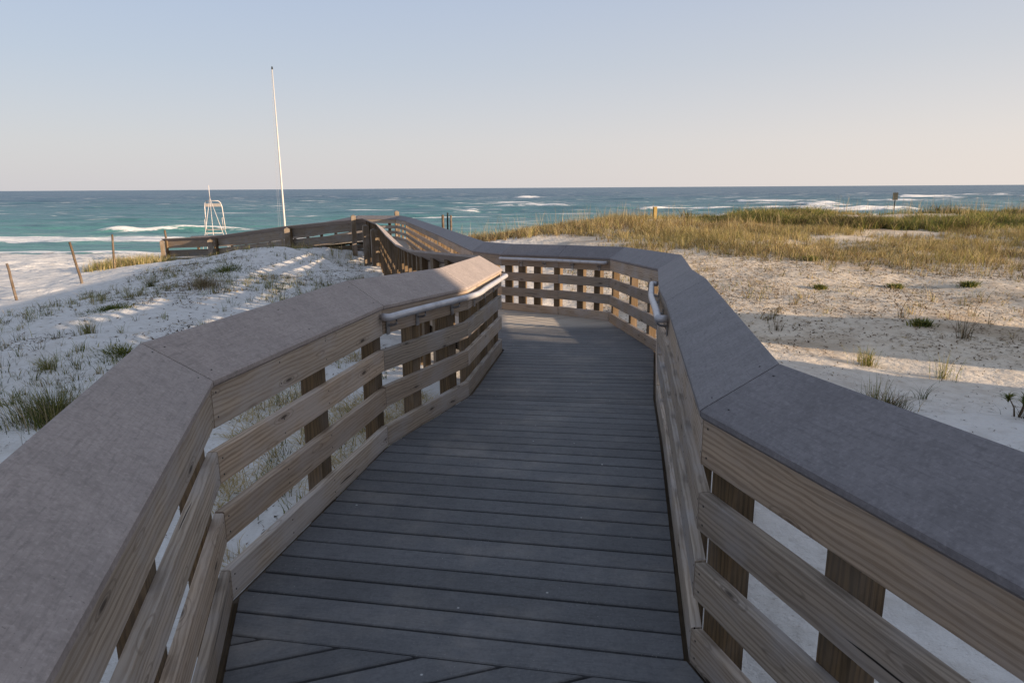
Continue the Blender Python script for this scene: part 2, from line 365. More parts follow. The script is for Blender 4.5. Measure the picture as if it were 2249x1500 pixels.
def sea_z(x, y):
    ph = y + 5 * vnoise(x, y * .3, .03, 3) + 1.6 * vnoise(x, y, .11, 8)
    amp = .30 * sstep(y, 58, 80) * (1 - .5 * sstep(y, 300, 900))
    w1 = np.maximum(0, np.sin(ph * 2 * np.pi / 21)) ** 2 * (0.55 + .45 * vnoise(x, y, .035, 9))
    w2 = vnoise(x, y * 3.2, .10, 12) * .5 + vnoise(x, y * 3.0, .26, 13) * .3
    sh, br = foam_fn(x, y)
    return -2.83 + amp * (w1 * 1.9 + w2) + .04 * vnoise(x, y, .5, 2) + np.minimum(br, 1) * .62 * (1 + .5 * vnoise(x, y, .35, 31)) + .12 * np.minimum(sh, 1) * (1 + vnoise(x, y, .5, 33))
xs2 = spaced(-30000, -70, 120, 30000, .9, 1.045)
ys2 = spaced(42, 48, 110, 30000, .45, 1.012)
sea, sv_ = grid('sea', xs2, ys2, sea_z, SEA); tag(sea, 'blue green sea with breaking surf', 'sea', kind='structure')
sh_, br_ = foam_fn(sv_[:, 0], sv_[:, 1]); foam = sh_ + br_
at_ = sea.data.attributes.new('foam', 'FLOAT', 'POINT'); at_.data.foreach_set('value', foam.astype(np.float32))

# ------------------------------------------------------------------ solid builders with uv + tint
class MB:
    def __init__(s): s.v = []; s.f = []; s.uv = []; s.tint = []
    def face(s, idx, uvs, t): s.f.append(idx); s.uv.append(uvs); s.tint.append(t)
    def loft(s, r0, r1, tint=1.0, caps=True, L=None):
        """closed rings r0 -> r1 (equal counts)"""
        n = len(r0); b = len(s.v); s.v += [tuple(p) for p in r0] + [tuple(p) for p in r1]
        u0 = random.uniform(0, 60); v0 = random.uniform(0, 60)
        L = L or (Vector(r1[0]) - Vector(r0[0])).length; per = 0
        for i in range(n):
            j = (i + 1) % n; d = (Vector(r0[j]) - Vector(r0[i])).length
            s.face((b + i, b + j, b + n + j, b + n + i), ((u0, v0 + per), (u0, v0 + per + d), (u0 + L, v0 + per + d), (u0 + L, v0 + per)), tint)
            per += d
        if caps:
            c0 = Vector(r0[0]); 
            for ring, off, rev in ((r0, b, True), (r1, b + n, False)):
                o = Vector(ring[0]); idx = list(range(off, off + n)); ax = (Vector(ring[1]) - o); ax = ax.normalized() if ax.length else Vector((1, 0, 0))
                nn = (Vector(ring[n // 2]) - o); ay = (nn - ax * nn.dot(ax)); ay = ay.normalized() if ay.length else Vector((0, 0, 1))
                uvs = [(u0 + 7 + (Vector(p) - o).dot(ay) * .35, v0 + (Vector(p) - o).dot(ax)) for p in ring]
                if rev: idx = idx[::-1]; uvs = uvs[::-1]
                s.face(tuple(idx), tuple(uvs), tint)
    def box(s, c, size, ax=(1, 0), tint=1.0, ch=.003):
        """upright box, ax = horizontal direction of its x side, long side = z"""
        ax = Vector((ax[0], ax[1], 0)).normalized(); ay = Vector((-ax.y, ax.x, 0)); c = Vector(c)
        hx, hy, hz = size[0] / 2, size[1] / 2, size[2] / 2
        pts = [(hx - ch, -hy), (hx, -hy + ch), (hx, hy - ch), (hx - ch, hy), (-hx + ch, hy), (-hx, hy - ch), (-hx, -hy + ch), (-hx + ch, -hy)]
        r0 = [c + ax * a + ay * b - Vector((0, 0, hz)) for a, b in pts]; r1 = [p + Vector((0, 0, 2 * hz)) for p in r0]
        s.loft(r0, r1, tint)
    def build(s, name, mat, parent=None, smooth=False):
        me = bpy.data.meshes.new(name); me.from_pydata(s.v, [], s.f)
        uvl = me.uv_layers.new(name='UVMap'); flat = [c for f in s.uv for p in f for c in p]
        uvl.data.foreach_set('uv', flat)
        a = me.attributes.new('tint', 'FLOAT_COLOR', 'CORNER'); col = []
        for f, t in zip(s.f, s.tint):
            t3 = t if isinstance(t, tuple) else (t, t, t)
            col += [t3[0], t3[1], t3[2], 1] * len(f)
        a.data.foreach_set('color', col)
        if smooth: me.polygons.foreach_set('use_smooth', [True] * len(me.polygons))
        me.materials.append(mat); me.update()
        o = bpy.data.objects.new(name, me); COL.objects.link(o)
        if parent: o.parent = parent
        return o
def tube(path, rad, n=12, close=True):
    mb = MB(); P = [Vector(p) for p in path]; rings = []; up = Vector((0, 0, 1))
    for i, p in enumerate(P):
        d = (P[min(i + 1, len(P) - 1)] - P[max(i - 1, 0)]).normalized()
        a = d.cross(up if abs(d.z) < .95 else Vector((1, 0, 0))).normalized(); b = a.cross(d)
        r = rad[i] if isinstance(rad, (list, tuple)) else rad
        rings.append([p + a * (math.cos(t) * r) + b * (math.sin(t) * r) for t in [2 * math.pi * k / n for k in range(n)]])
    for i in range(len(P) - 1):
        b0 = len(mb.v)
        mb.loft(rings[i], rings[i + 1], 1.0, caps=False)
    for ring, rev in ((rings[0], True), (rings[-1], False)):
        b0 = len(mb.v); mb.v += [tuple(p) for p in ring]; idx = list(range(b0, b0 + n))
        if rev: idx.reverse()
        mb.face(tuple(idx), tuple((0, 0) for _ in idx), 1.0)
    return mb
def tube_obj(name, path, rad, mat, parent=None, n=12):
    o = tube(path, rad, n).build(name, mat, parent, smooth=True)
    import bmesh
    bm = bmesh.new(); bm.from_mesh(o.data); bmesh.ops.remove_doubles(bm, verts=bm.verts, dist=1e-5); bm.to_mesh(o.data); bm.free()
    return o

# ------------------------------------------------------------------ boardwalk railings
# inner edge of each cap: (x, y, deck height there)
RC = [(1.68,-1.27),(.622,2.169),(1.025,4.505),(1.192,5.503),(1.629,7.61),(1.445,10.117),(.733,10.846),(-.179,11.537),(-.72,12.5),(-2.05,19.2),(-4.75,31.0)]
RC = [(x, y, zd(y)) for x, y in RC] + [(-5.5,33.0,-.69),(-7.5,33.5,-.69),(-9.8,34.1,-1.11),(-14.5,36.6,-1.73),(-17.6,37.5,-1.90)]
LC = [(-.11,-1.29),(-1.165,2.569),(-.825,4.345),(-.36,5.70),(-.10,7.745),(-1.22,10.05),(-1.80,12.2),(-2.62,15.8),(-4.85,26.0),(-6.35,30.75)]
LC = [(x, y, zd(y)) for x, y in LC] + [(-10.5,32.65,-1.11),(-15.1,35.2,-1.73),(-18.2,36.2,-1.90)]

def offset(ch, d, side):
    """mitred offset of a chain; side +1: outside lies to the right of travel"""
    out = []
    for i in range(len(ch)):
        p = Vector(ch[i][:2]); ns = []
        if i > 0: t = (p - Vector(ch[i-1][:2])).normalized(); ns.append(Vector((t.y, -t.x)) * side)
        if i < len(ch) - 1: t = (Vector(ch[i+1][:2]) - p).normalized(); ns.append(Vector((t.y, -t.x)) * side)
        n = sum(ns, Vector((0, 0))).normalized(); k = d / max(.55, n.dot(ns[0]))
        out.append(p + n * k)
    return out
def rail(ch, side, posts, label, name='boardwalk_railing', wide=99):
    root = empty(name, (ch[1][0], ch[1][1], ch[1][2]), label, 'railing', 'tilted cap railings of the boardwalk')
    off = {d: offset(ch, d, side) for d in (.004, .012, .016, .054, .150, .252, .256, .248)}
    inv = Vector((-root.location.x, -root.location.y, -root.location.z))
    def fixed(o): o.location = inv; return o
    n = len(ch)
    def pt(d, i, z): return Vector((off[d][i].x, off[d][i].y, ch[i][2] + z))
    def shrink(r0, r1, g):
        a = [p + (q - p) * (g / (q - p).length) for p, q in zip(r0, r1)]; b = [q + (p - q) * (g / (q - p).length) for p, q in zip(r0, r1)]
        return a, b
    for i in range(n - 1):
        # tilted composite cap
        T = .034
        def cring(k):
            r = [pt(.012, k, .945 - T + .002), pt(.004, k, .945 - T + .012), pt(.004, k, .941), pt(.012, k, .948),
                 pt(.248, k, 1.094), pt(.256, k, 1.097), pt(.256, k, 1.097 - T + .006), pt(.252, k, 1.097 - T)]
            return r if side > 0 else r[::-1]
        a, b = shrink(cring(i + 1), cring(i), .0030)
        mb = MB(); mb.loft(a, b, random.uniform(.93, 1.05)); fixed(mb.build('cap_board', CAPM if side < 0 else CAPSHADE, root))
        # four horizontal boards on the inside
        for (z0, z1) in (((-.015, .125), (.25, .39), (.505, .645), (.75, .922)) if i < wide else ((.12, .46), (.58, .922))):
            jit = random.uniform(-.006, .006)
            if z1 > .9: z0 += jit; jit = 0
            def bring(k):
                c = .004
                r = [pt(.016, k, z0 + jit + c), pt(.016, k, z1 + jit - c), pt(.016, k, z1 + jit), pt(.054, k, z1 + jit), pt(.054, k, z0 + jit)]
                r[2] = r[1] + (r[3] - r[1]) * .12 + Vector((0, 0, c * .8)); r.append(r[0] + (r[4] - r[0]) * .12 - Vector((0, 0, c * .8)))
                return r[::-1] if side > 0 else r
            a, b = shrink(bring(i), bring(i + 1), .0035)
            tv = random.uniform(.72, 1.18) * (1 if i < wide else .62); wm = random.uniform(-.03, .085)
            mb = MB(); mb.loft(a, b, (tv * (1 + wm), tv, tv * (1 - wm))); fixed(mb.build('rail_board', WOOD, root))
    # posts outside the boards
    far = offset(ch, .099, side)
    for i, ts in enumerate(posts):
        A, B = Vector(ch[i][:2]), Vector(ch[i+1][:2]); dr = (B - A).normalized(); L = (B - A).length
        if not isinstance(ts, (list, tuple)):
            k = max(1, round(L / ts)); ts = [(j + .5) / k for j in range(k)]
        for t in ts:
            p = far[i].lerp(far[i + 1], t); z = ch[i][2] + (ch[i+1][2] - ch[i][2]) * t
            zb = min(g1(p.x, p.y) - .25, z - .5)
            ax = dr; mb = MB(); hy = .0435
            ayn = Vector((dr.y, -dr.x)) * side
            zt_in = z + .945 - .034 + (.155 / .25) * .052; zt_out = zt_in + (.155 / .25) * .087
            q = [(-.058, -hy), (.058, -hy), (.058, hy), (-.058, hy)]
            r0 = [Vector((p.x + ax.x * a + ayn.x * b, p.y + ax.y * a + ayn.y * b, zb)) for a, b in q]
            r1 = [Vector((v.x, v.y, (zt_in if b < 0 else zt_out) - .004)) for v, (a, b) in zip(r0, q)]
            if side > 0: r0.reverse(); r1.reverse()
            tv = random.uniform(.75, 1.2)
            mb.loft(r0, r1, (tv * 1.03, tv, tv * .95), L=zt_in - zb); fixed(mb.build('post', POSTW, root))
    return root, fixed
rposts = [[.2, .35, .5, .66, .835, .985], [.30, .48, .68, .88], [.5], [.12, .35, .58, .85], [.2, .55, .97], [.28, .6], [.05, .40, .68, .93], [.3, .8],
          .75, .9, [.1, .5, .9], [.2, .7], .95, .95, .95]
lposts = [[.1, .3, .45, .60, .76, .97], [.55, .99], [.38, .82], [.14, .36, .58, .80, .97], [.12, .34, .56, .78, .97], .55, .55, .62, [.06, .15, .25, .4, .55, .7, .82, .93], [.96], [.97], [.95]]
RR, fixR = rail(RC, +1, rposts, 'long wooden railing on the right edge of the boardwalk, with the cap coloured for shade')
LL, fixL = rail(LC, -1, lposts, 'long wooden railing on the left edge of the boardwalk, with the brown grey cap', wide=8)

# screw heads on the nearest boards
def screws(ch, side, segs, root, fix):
    o15 = offset(ch, .016, side); oi = offset(ch, .05, side); oo = offset(ch, .21, side)
    def one(r0, r1): m = MB(); m.loft(r0, r1); fix(m.build('screw', SCREW, root))
    for i in segs:
        A, B = o15[i], o15[i+1]; L = (B - A).length; dr = (B - A).normalized(); nr = Vector((-dr.y, dr.x)) * side
        for (z0, z1) in ((-.015, .125), (.25, .39), (.505, .645), (.75, .922)):
            for t in (.03 / L, .07 / L + .25, .55, 1 - .03 / L):
                for zz in (z0 + .035, z1 - .035):
                    p = A.lerp(B, t) + nr * .0008; z = ch[i][2] + (ch[i+1][2] - ch[i][2]) * t + zz
                    r1 = [Vector((p.x + dr.x * math.cos(a) * .0042, p.y + dr.y * math.cos(a) * .0042, z + math.sin(a) * .0042)) for a in [2 * math.pi * k / 7 for k in range(7)]]
                    one([v - Vector((nr.x, nr.y, 0)) * .004 for v in r1], r1)
        for t in (.06 / L, .5, 1 - .06 / L):
            for o_, d_ in ((oi, .05), (oo, .21)):
                p = o_[i].lerp(o_[i+1], t + random.uniform(-.01, .01)); z = ch[i][2] + (ch[i+1][2] - ch[i][2]) * t + .9455 + (d_ - .012) / .236 * .146
                ring = [Vector((p.x + .0055 * math.cos(a), p.y + .0055 * math.sin(a), z - .002)) for a in [2 * math.pi * k / 7 for k in range(7)]]
                one(ring, [v + Vector((0, 0, .0045)) for v in ring])
screws(RC, 1, [0, 1], RR, fixR); screws(LC, -1, [0, 1], LL, fixL)

# metal handrails on the curved ramp stretches
def handrail(pts, root, fix, inward, rad=.0245):
    P = [Vector(p) for p in pts]; path = []
    for i in range(len(P) - 1):
        p0, p1, p2, p3 = P[max(i-1, 0)], P[i], P[i+1], P[min(i+2, len(P)-1)]
        for k in range(8):
            t = k / 8; path.append(.5 * ((2*p1) + (-p0+p2)*t + (2*p0-5*p1+4*p2-p3)*t*t + (-p0+3*p1-3*p2+p3)*t**3))
    path.append(P[-1])
    def wallside(i, j):
        d = (path[j] - path[i]); d.z = 0; d.normalize(); return Vector((d.y, -d.x, 0)) * inward
    n0 = wallside(0, 1); n1 = wallside(-2, -1)
    full = [path[0] + n0 * .055, path[0] + n0 * .02 - (path[1]-path[0]).normalized() * .012] + path + [path[-1] + n1 * .02 + (path[-1]-path[-2]).normalized() * .012, path[-1] + n1 * .055]
    h = tube_obj('handrail', [tuple(p) for p in full], rad, PIPE, root, 14); fix(h)
    L = len(path); k = max(2, int(sum((path[i+1]-path[i]).length for i in range(L-1)) / .50))
    for j in range(k):
        i = int((j + .35) / k * (L - 2)) + 1; nrm = wallside(i-1, i)
        p = path[i]; z = Vector((0, 0, 1)); b = MB()
        b2 = tube([p - z * .02, p - z * .05, p - z * .062 + nrm * .02, p - z * .066 + nrm * .062], .008, 8)
        c = p + nrm * .064 - z * .08; dr = Vector((-nrm.y, nrm.x, 0))
        b2.box(c, (.042, .008, .095), (dr.x, dr.y), 1.0, .001)
        o = b2.build('bracket', STEEL, h)
def hr_pts(ch, side, spec):
    o = offset(ch, -.055, side); res = []
    for i, t in spec:
        p = o[i].lerp(o[i+1], t); z = ch[i][2] + (ch[i+1][2] - ch[i][2]) * t
        res.append((p.x, p.y, z + .875))
    return res
handrail(hr_pts(LC, -1, [(1, .98), (2, .2), (2, .6), (3, .02), (3, .3), (3, .6), (3, .93)]), LL, fixL, -1)
handrail(hr_pts(RC, 1, [(1, .88), (2, .1), (2, .9), (3, .2), (3, .5)]), RR, fixR, 1)
handrail(hr_pts(RC, 1, [(5, .03), (5, .5), (6, .05), (6, .5), (6, .97)]), RR, fixR, 1)

# ------------------------------------------------------------------ deck of composite boards
def clip(poly, p, n):
    """keep the side where (v-p).n >= 0"""
    out = []
    for i in range(len(poly)):
        a, b = poly[i], poly[(i+1) % len(poly)]; da, db = (a - p).dot(n), (b - p).dot(n)
        if da >= 0: out.append(a)
        if (da >= 0) != (db >= 0): out.append(a + (b - a) * (da / (da - db)))
    return out
def area(p): return .5 * sum(p[i].x * p[(i+1) % len(p)].y - p[(i+1) % len(p)].x * p[i].y for i in range(len(p)))
deck = MB()
def lay(poly, ang, zf, W=.1320, G=.0130):
    d = Vector((math.cos(R(ang)), math.sin(R(ang)))); n = Vector((-d.y, d.x))
    ts = [v.dot(n) for v in poly]; t = min(ts) + .002
    while t < max(ts):
        def strip(e): return clip(clip(poly, n * (t + e), n), n * (t + W - e), -n)
        A = strip(0); B = strip(.004)
        t += W + G
        if len(A) < 3 or abs(area(A)) < .0008: continue
        if area(A) < 0: A.reverse(); B.reverse()
        tn = random.uniform(.88, 1.10); b = len(deck.v); m = len(A); u0 = random.uniform(0, 50); v0 = random.uniform(0, 50)
        uv = lambda v, k=0: (u0 + v.dot(d), v0 + v.dot(n) + k)
        same = len(B) == m
        top = B if same else A
        dz = random.uniform(-.0012, .0012)
        deck.v += [(v.x, v.y, zf(v.x, v.y) - .045) for v in A] + [(v.x, v.y, zf(v.x, v.y) - (.004 if same else 0) + dz) for v in A]
        for i in range(m):
            j = (i+1) % m; deck.face((b+i, b+j, b+m+j, b+m+i), (uv(A[i]), uv(A[j]), uv(A[j], .03), uv(A[i], .03)), tn)
        if same:
            deck.v += [(v.x, v.y, zf(v.x, v.y) + dz) for v in B]
            for i in range(m):
                j = (i+1) % m; deck.face((b+m+i, b+m+j, b+2*m+j, b+2*m+i), (uv(A[i]), uv(A[j]), uv(B[j]), uv(B[i])), tn)
            deck.face(tuple(range(b+2*m, b+3*m)), tuple(uv(v) for v in B), tn)
        else: deck.face(tuple(range(b+m, b+2*m)), tuple(uv(v) for v in A), tn)
        deck.face(tuple(range(b+m-1, b-1, -1)), tuple(uv(v) for v in A[::-1]), tn)
ri = offset(RC, -.005, 1); li = offset(LC, -.012, -1)
outline = [li[i] for i in range(0, 10)] + [Vector((-6.6, 31.6)), Vector((-7.3, 33.4))] + [ri[i] for i in range(11, -1, -1)]
if area(outline) < 0: outline.reverse()
zf = lambda x, y: zd(y)
def V2(x, y): return Vector((x, y))
def lineN(ang): a = R(ang); return V2(-math.sin(a), math.cos(a))
B0 = (V2(-.4, 2.195), lineN(-10)); B1 = (V2(.4, 5.50), lineN(-11)); B2 = (V2(.6, 9.45), lineN(-2)); B3 = (V2(-1.0, 11.9), lineN(16))
g_ = .004
s0 = clip(outline, B0[0] - B0[1] * g_, -B0[1]); lay(s0, 17.8, zf)
s1 = clip(clip(outline, B0[0] + B0[1] * g_, B0[1]), B1[0] - B1[1] * g_, -B1[1]); lay(s1, -10, zf)
s2 = clip(clip(outline, B1[0] + B1[1] * g_, B1[1]), B2[0] - B2[1] * g_, -B2[1]); lay(s2, -7, zf)
s3 = clip(clip(outline, B2[0] + B2[1] * g_, B2[1]), B3[0] - B3[1] * g_, -B3[1]); lay(s3, 30, zf)
s4 = clip(outline, B3[0] + B3[1] * g_, B3[1]); lay(s4, 13, zf)
# the ramp that leads left down to the beach
br = [V2(-7.3, 33.4), V2(-6.62, 31.6), li[10], li[11], li[12], ri[15], ri[14], ri[13]]
if area(br) < 0: br.reverse()
def zbr(x, y):
    s = (-(x + 6.9) * .885 + (y - 32.3) * .465)
    return -.69 - .113 * max(0, s) if s < 9.2 else -1.73 - .05 * (s - 9.2)
lay(br, 62, zbr)
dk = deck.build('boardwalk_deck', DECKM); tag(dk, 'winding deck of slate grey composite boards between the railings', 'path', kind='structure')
# joists and edge beams under the deck
fr = MB()
for ch, side in ((RC, 1), (LC, -1)):
    for d_ in (.03, -.55):
        o1 = offset(ch, d_, side); o2 = offset(ch, d_ - .04, side)
        for i in range(len(ch) - 1):
            r0 = [(o1[i].x, o1[i].y, ch[i][2] - .03), (o2[i].x, o2[i].y, ch[i][2] - .03), (o2[i].x, o2[i].y, ch[i][2] - .22), (o1[i].x, o1[i].y, ch[i][2] - .22)]
            r1 = [(o1[i+1].x, o1[i+1].y, ch[i+1][2] - .03), (o2[i+1].x, o2[i+1].y, ch[i+1][2] - .03), (o2[i+1].x, o2[i+1].y, ch[i+1][2] - .22), (o1[i+1].x, o1[i+1].y, ch[i+1][2] - .22)]
            if side < 0: r0.reverse(); r1.reverse()
            fr.loft([Vector(p) for p in r0], [Vector(p) for p in r1], .8)
fo = fr.build('deck_frame', POSTW, dk)

# round piles with pointed tops that carry the far platform and the beach ramp
def pile(x, y, zt, rad, label, pointed=True):
    zb = g1(x, y) - .4; root = MB(); n = 4
    def sq(r, z): return [Vector((x + r * math.cos(R(45 + 20 + 90 * k)), y + r * math.sin(R(45 + 20 + 90 * k)), z)) for k in range(4)]
    rr = rad * 1.41
    root.loft(sq(rr, zb), sq(rr, zt - rad * .55), 1.0, caps=False)
    root.loft(sq(rr, zt - rad * .55), sq(.012, zt), 1.0)
    o = root.build('timber_post', OLDW); tag(o, label, 'post', 'timber posts of the far platform and ramp'); return o
pile(-6.98, 30.62, .56, .10, 'square timber post with pointed top at the left corner of the far platform')
pile(-5.52, 33.45, .64, .10, 'square timber post with pointed top at the right corner of the far platform')
pile(-5.28, 26.55, .20, .13, 'tall dark timber post carrying the left railing before the far platform')
pile(-6.12, 29.0, .22, .12, 'tall dark timber post just under the inner corner of the far platform')
pile(-10.46, 32.17, -.06, .12, 'short thick timber post against the ramp railing below the flagpole')
pile(-15.2, 34.72, -.75, .12, 'short timber post against the ramp railing below the lifeguard chair')
pile(-18.15, 35.75, -.86, .10, 'timber post at the low seaward end of the beach ramp')

# ------------------------------------------------------------------ flagpole
fx, fy = -13.75, 42.0; fz = g1(fx, fy)
fp = empty('flagpole', (fx, fy, fz), 'tall bare white flagpole rising behind the ramp railing', 'flagpole')
H = 8.45 - fz
p = tube_obj('pole', [(0, 0, -.3), (0, 0, 1), (-.01, 0, H * .5), (-.03, 0, H)], [.070, .066, .048, .026], WHITE, fp, 16)
t = tube_obj('truck', [(-.03, 0, H - .02), (-.03, 0, H + .02), (-.03, 0, H + .05), (-.03, 0, H + .10), (-.03, 0, H + .14)], [.035, .055, .035, .055, .02], SIGNM, fp, 12)
for dx in (-.13, -.21):
    pts = [(-.06 + dx * .1, -.02, H - .05)]
    for k in range(1, 9): u = k / 8; pts.append((-.06 + dx * .1 + dx * 1.5 * u, -.05, (H - .05) * (1 - u) + .9 * u))
    tube_obj('halyard', pts, .0045, ROPE, fp, 6)

# ------------------------------------------------------------------ lifeguard chair on the beach
cx, cy = -21.55, 50.0; cz = g1(cx, cy)
lc = empty('lifeguard_chair', (cx, cy, cz), 'white tubular lifeguard chair with a mast, standing by the surf', 'chair')
lc.rotation_euler = (0, 0, R(14))
Ht = 1.10 - cz
def tb(name, pts, r=.019): return tube_obj(name, pts, r, CHAIRM, lc, 8)
tb('leg', [(-.85, -.55, -.1), (0.0, -.25, Ht)]); tb('leg', [(1.12, -.55, -.1), (0.0, -.25, Ht)])
tb('leg', [(.16, -1.25, -.1), (0.0, -.25, Ht)]); tb('leg', [(-.70, .75, -.1), (-.52, .45, Ht * .44)]); tb('leg', [(1.0, .75, -.1), (.70, .45, Ht * .44)])
tb('mast', [(0, -.25, Ht - .03), (0, -.25, Ht + .88)], .022)
tb('back_hoop', [(-.55, .45, Ht * .44), (-.53, .5, Ht * .83), (-.50, .5, Ht * .90), (-.40, .5, Ht * .945), (.42, .5, Ht * .945), (.56, .5, Ht * .91), (.64, .5, Ht * .84), (.74, .45, Ht * .44)], .034)
tb('arm_rest', [(-.50, -.35, Ht * .44), (-.47, -.35, Ht * .62), (-.50, .48, Ht * .64)]); tb('arm_rest', [(.72, -.35, Ht * .44), (.70, -.35, Ht * .64), (.70, .48, Ht * .66)])
m = MB()
for k in range(6): m.box((.10, -.32 + k * .16, Ht * .44), (1.22, .12, .035), (1, 0))
m.build('seat', SLATM, lc)
m = MB()
m.box((.06, .47, Ht * .87), (1.08, .02, .22), (1, 0))
m.build('backrest', SLATM, lc)
m = MB(); m.box((.10, -.40, Ht * .38), (1.15, .05, .05)); m.build('foot_rail', CHAIRM, lc)

# ------------------------------------------------------------------ beach fence posts
def stick(name, b, t, r, mat, label, cat='post', group=None, tip=.8):
    d = (Vector(t) - Vector(b)); base = Vector(b) - d.normalized() * .35; q = [base]; k = 6
    for i in range(1, k): q.append(base.lerp(Vector(t), i / k) + Vector((random.uniform(-1, 1), random.uniform(-1, 1), 0)) * r * .16)
    q.append(Vector(t)); rr = [r * (1 - (1 - tip) * i / k) for i in range(k + 1)]
    o = tube_obj(name, [tuple(p) for p in q], rr, mat, None, 10); tag(o, label, cat, group); return o
GP = 'leaning wooden posts down the left beach'
def gp(x, y): return (x, y, g1(x, y))
stick('fence_post', gp(-13.41, 18.3), (-13.62, 18.45, -.24), .040, FENCEW, 'leaning wooden post at the left edge of the picture, nearest of the beach posts', group=GP)
stick('fence_post', gp(-13.28, 21), (-13.58, 21.15, .13), .043, FENCEW, 'strongly leaning brown post in the sand, middle one of the three beach posts', group=GP)
stick('fence_post', gp(-15.70, 27), (-15.68, 27.1, -.02), .047, FENCEW, 'nearly upright brown post on the beach just left of the grassy dune toe', group=GP)
stick('fence_post', gp(-20.0, 40), (-20.07, 40, -.58), .07, FENCEW, 'grey post just showing behind the low end of the beach ramp', group=GP)
GP2 = 'weathered posts standing together behind the right railing'
stick('fence_post', gp(-3.33, 34), (-3.36, 34, .40), .07, FENCEW, 'pale weathered post, left one of the bunch behind the right railing', group=GP2, tip=.9)
stick('fence_post', gp(-3.16, 34.1), (-3.12, 34.1, .50), .045, SIGNM, 'thin dark post, tallest of the bunch behind the right railing', group=GP2, tip=.9)
stick('fence_post', gp(-2.98, 34), (-2.96, 34, .38), .06, FENCEW, 'pale weathered post, right one of the bunch behind the right railing', group=GP2, tip=.9)
m = MB(); zz = g1(7.87, 38); m.box((7.87, 38, (zz - .3 + .62) / 2), (.19, .15, .62 - zz + .3), (1, .2), 1.0, .012)
tag(m.build('marker_post', YELLM), 'short squared yellow brown post standing in the dune grass', 'post')
sg = empty('beach_sign', (24.28, 44, g1(24.28, 44)), 'small dark sign on a thin post above the right dune ridge', 'sign')
tube_obj('sign_post', [(0, 0, -.3), (-.03, 0, 1.2 - sg.location.z)], .03, SIGNM, sg, 8)
m = MB(); m.box((-.05, -.045, 1.0 - sg.location.z), (.38, .03, .46), (1, .25), 1.0, .004); m.build('sign_panel', SIGNM, sg)
m = MB(); m.box((-.05, -.02, 1.0 - sg.location.z), (.30, .02, .05), (1, .25), 1.0, .002); m.build('mounting_bar', STEEL, sg)

# ------------------------------------------------------------------ grasses
def blades(name, pos, h, wd, lean, col, parent=None, curve=1.0, az=None):
    """pos Nx3, others N arrays; every blade a curved tapering strip"""
    N = len(pos)
    if N == 0: return None
    az = RNG.uniform(0, 2 * np.pi, N) if az is None else az
    fa = az + RNG.uniform(-1.2, 1.2, N) + np.pi / 2
    dx, dy = np.cos(az), np.sin(az); wx, wy = np.cos(fa), np.sin(fa)
    lv = [0, .35, .7, 1.0]; wv = [1, .85, .55, 0]; V = []
    for l, ww in zip(lv, wv):
        off = lean * h * (l ** (1 + curve)); zz = h * l * (1 - .18 * lean * l)
        c = pos + np.stack([dx * off, dy * off, zz], 1)
        if ww > 0:
            s = np.stack([wx, wy, np.zeros(N)], 1) * (wd * ww * .5)[:, None]
            V += [c - s, c + s]
        else: V.append(c)
    V = np.stack(V, 1).reshape(-1, 3); b = np.arange(N)[:, None] * 7
    F = np.concatenate([b + np.array([[0, 1, 3, 2]]), b + np.array([[2, 3, 5, 4]]), b + np.array([[4, 5, 6]])], 1)
    lt = np.tile([4, 4, 3], N)
    o = mesh_np(name, V, F.ravel(), lt, LEAF, parent)
    a = o.data.attributes.new('col', 'FLOAT_COLOR', 'POINT')
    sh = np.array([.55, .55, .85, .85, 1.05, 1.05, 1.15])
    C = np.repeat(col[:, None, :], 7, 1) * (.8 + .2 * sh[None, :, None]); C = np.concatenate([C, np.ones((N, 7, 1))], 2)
    a.data.foreach_set('color', C.reshape(-1).astype(np.float32)); return o
TAN = np.array([.46, .36, .18]); GRN = np.array([.115, .145, .045]); DRY = np.array([.46, .37, .23]); DK = np.array([.085, .085, .05]); YG = np.array([.29, .265, .08])
BRN = np.array([.17, .115, .07])
def colmix(N, cols, ps, var=.18):
    k = RNG.choice(len(cols), N, p=np.array(ps) / sum(ps)); c = np.array(cols)[k]
    return c * (1 + RNG.uniform(-var, var, (N, 1)))
def tufts(centers, per, spread, hr, wr, lr):
    """returns arrays for clumps of blades"""
    k = RNG.integers(per[0], per[1] + 1, len(centers)); idx = np.repeat(np.arange(len(centers)), k); N = len(idx)
    a = RNG.uniform(0, 2 * np.pi, N); r = np.abs(RNG.normal(0, 1, N)) * spread
    x = centers[idx, 0] + np.cos(a) * r; y = centers[idx, 1] + np.sin(a) * r
    sc = RNG.uniform(.6, 1.25, len(centers))[idx]
    h = RNG.uniform(hr[0], hr[1], N) * sc; pos = np.stack([x, y, ground(x, y) - .01], 1)
    return pos, h, RNG.uniform(wr[0], wr[1], N), RNG.uniform(lr[0], lr[1], N), idx, a + RNG.normal(0, .6, N)
def on_walk(x, y):
    """true near the boardwalk"""
    bad = np.zeros(len(x), bool)
    for ch in (RC, LC):
        for i in range(len(ch) - 1):
            a = np.array(ch[i][:2]); b = np.array(ch[i+1][:2]); d = b - a; L = (d ** 2).sum()
            t = np.clip(((x - a[0]) * d[0] + (y - a[1]) * d[1]) / L, 0, 1)
            bad |= np.hypot(x - a[0] - t * d[0], y - a[1] - t * d[1]) < .38
    ln = [np.array(p[:2]) for p in LC]; rn = [np.array(p[:2]) for p in RC]
    xl = np.interp(y, [p[1] for p in ln], [p[0] for p in ln]); xr = np.interp(y, [p[1] for p in rn[:12]], [p[0] for p in rn[:12]])
    return bad | ((x > xl) & (x < xr) & (y < 33))
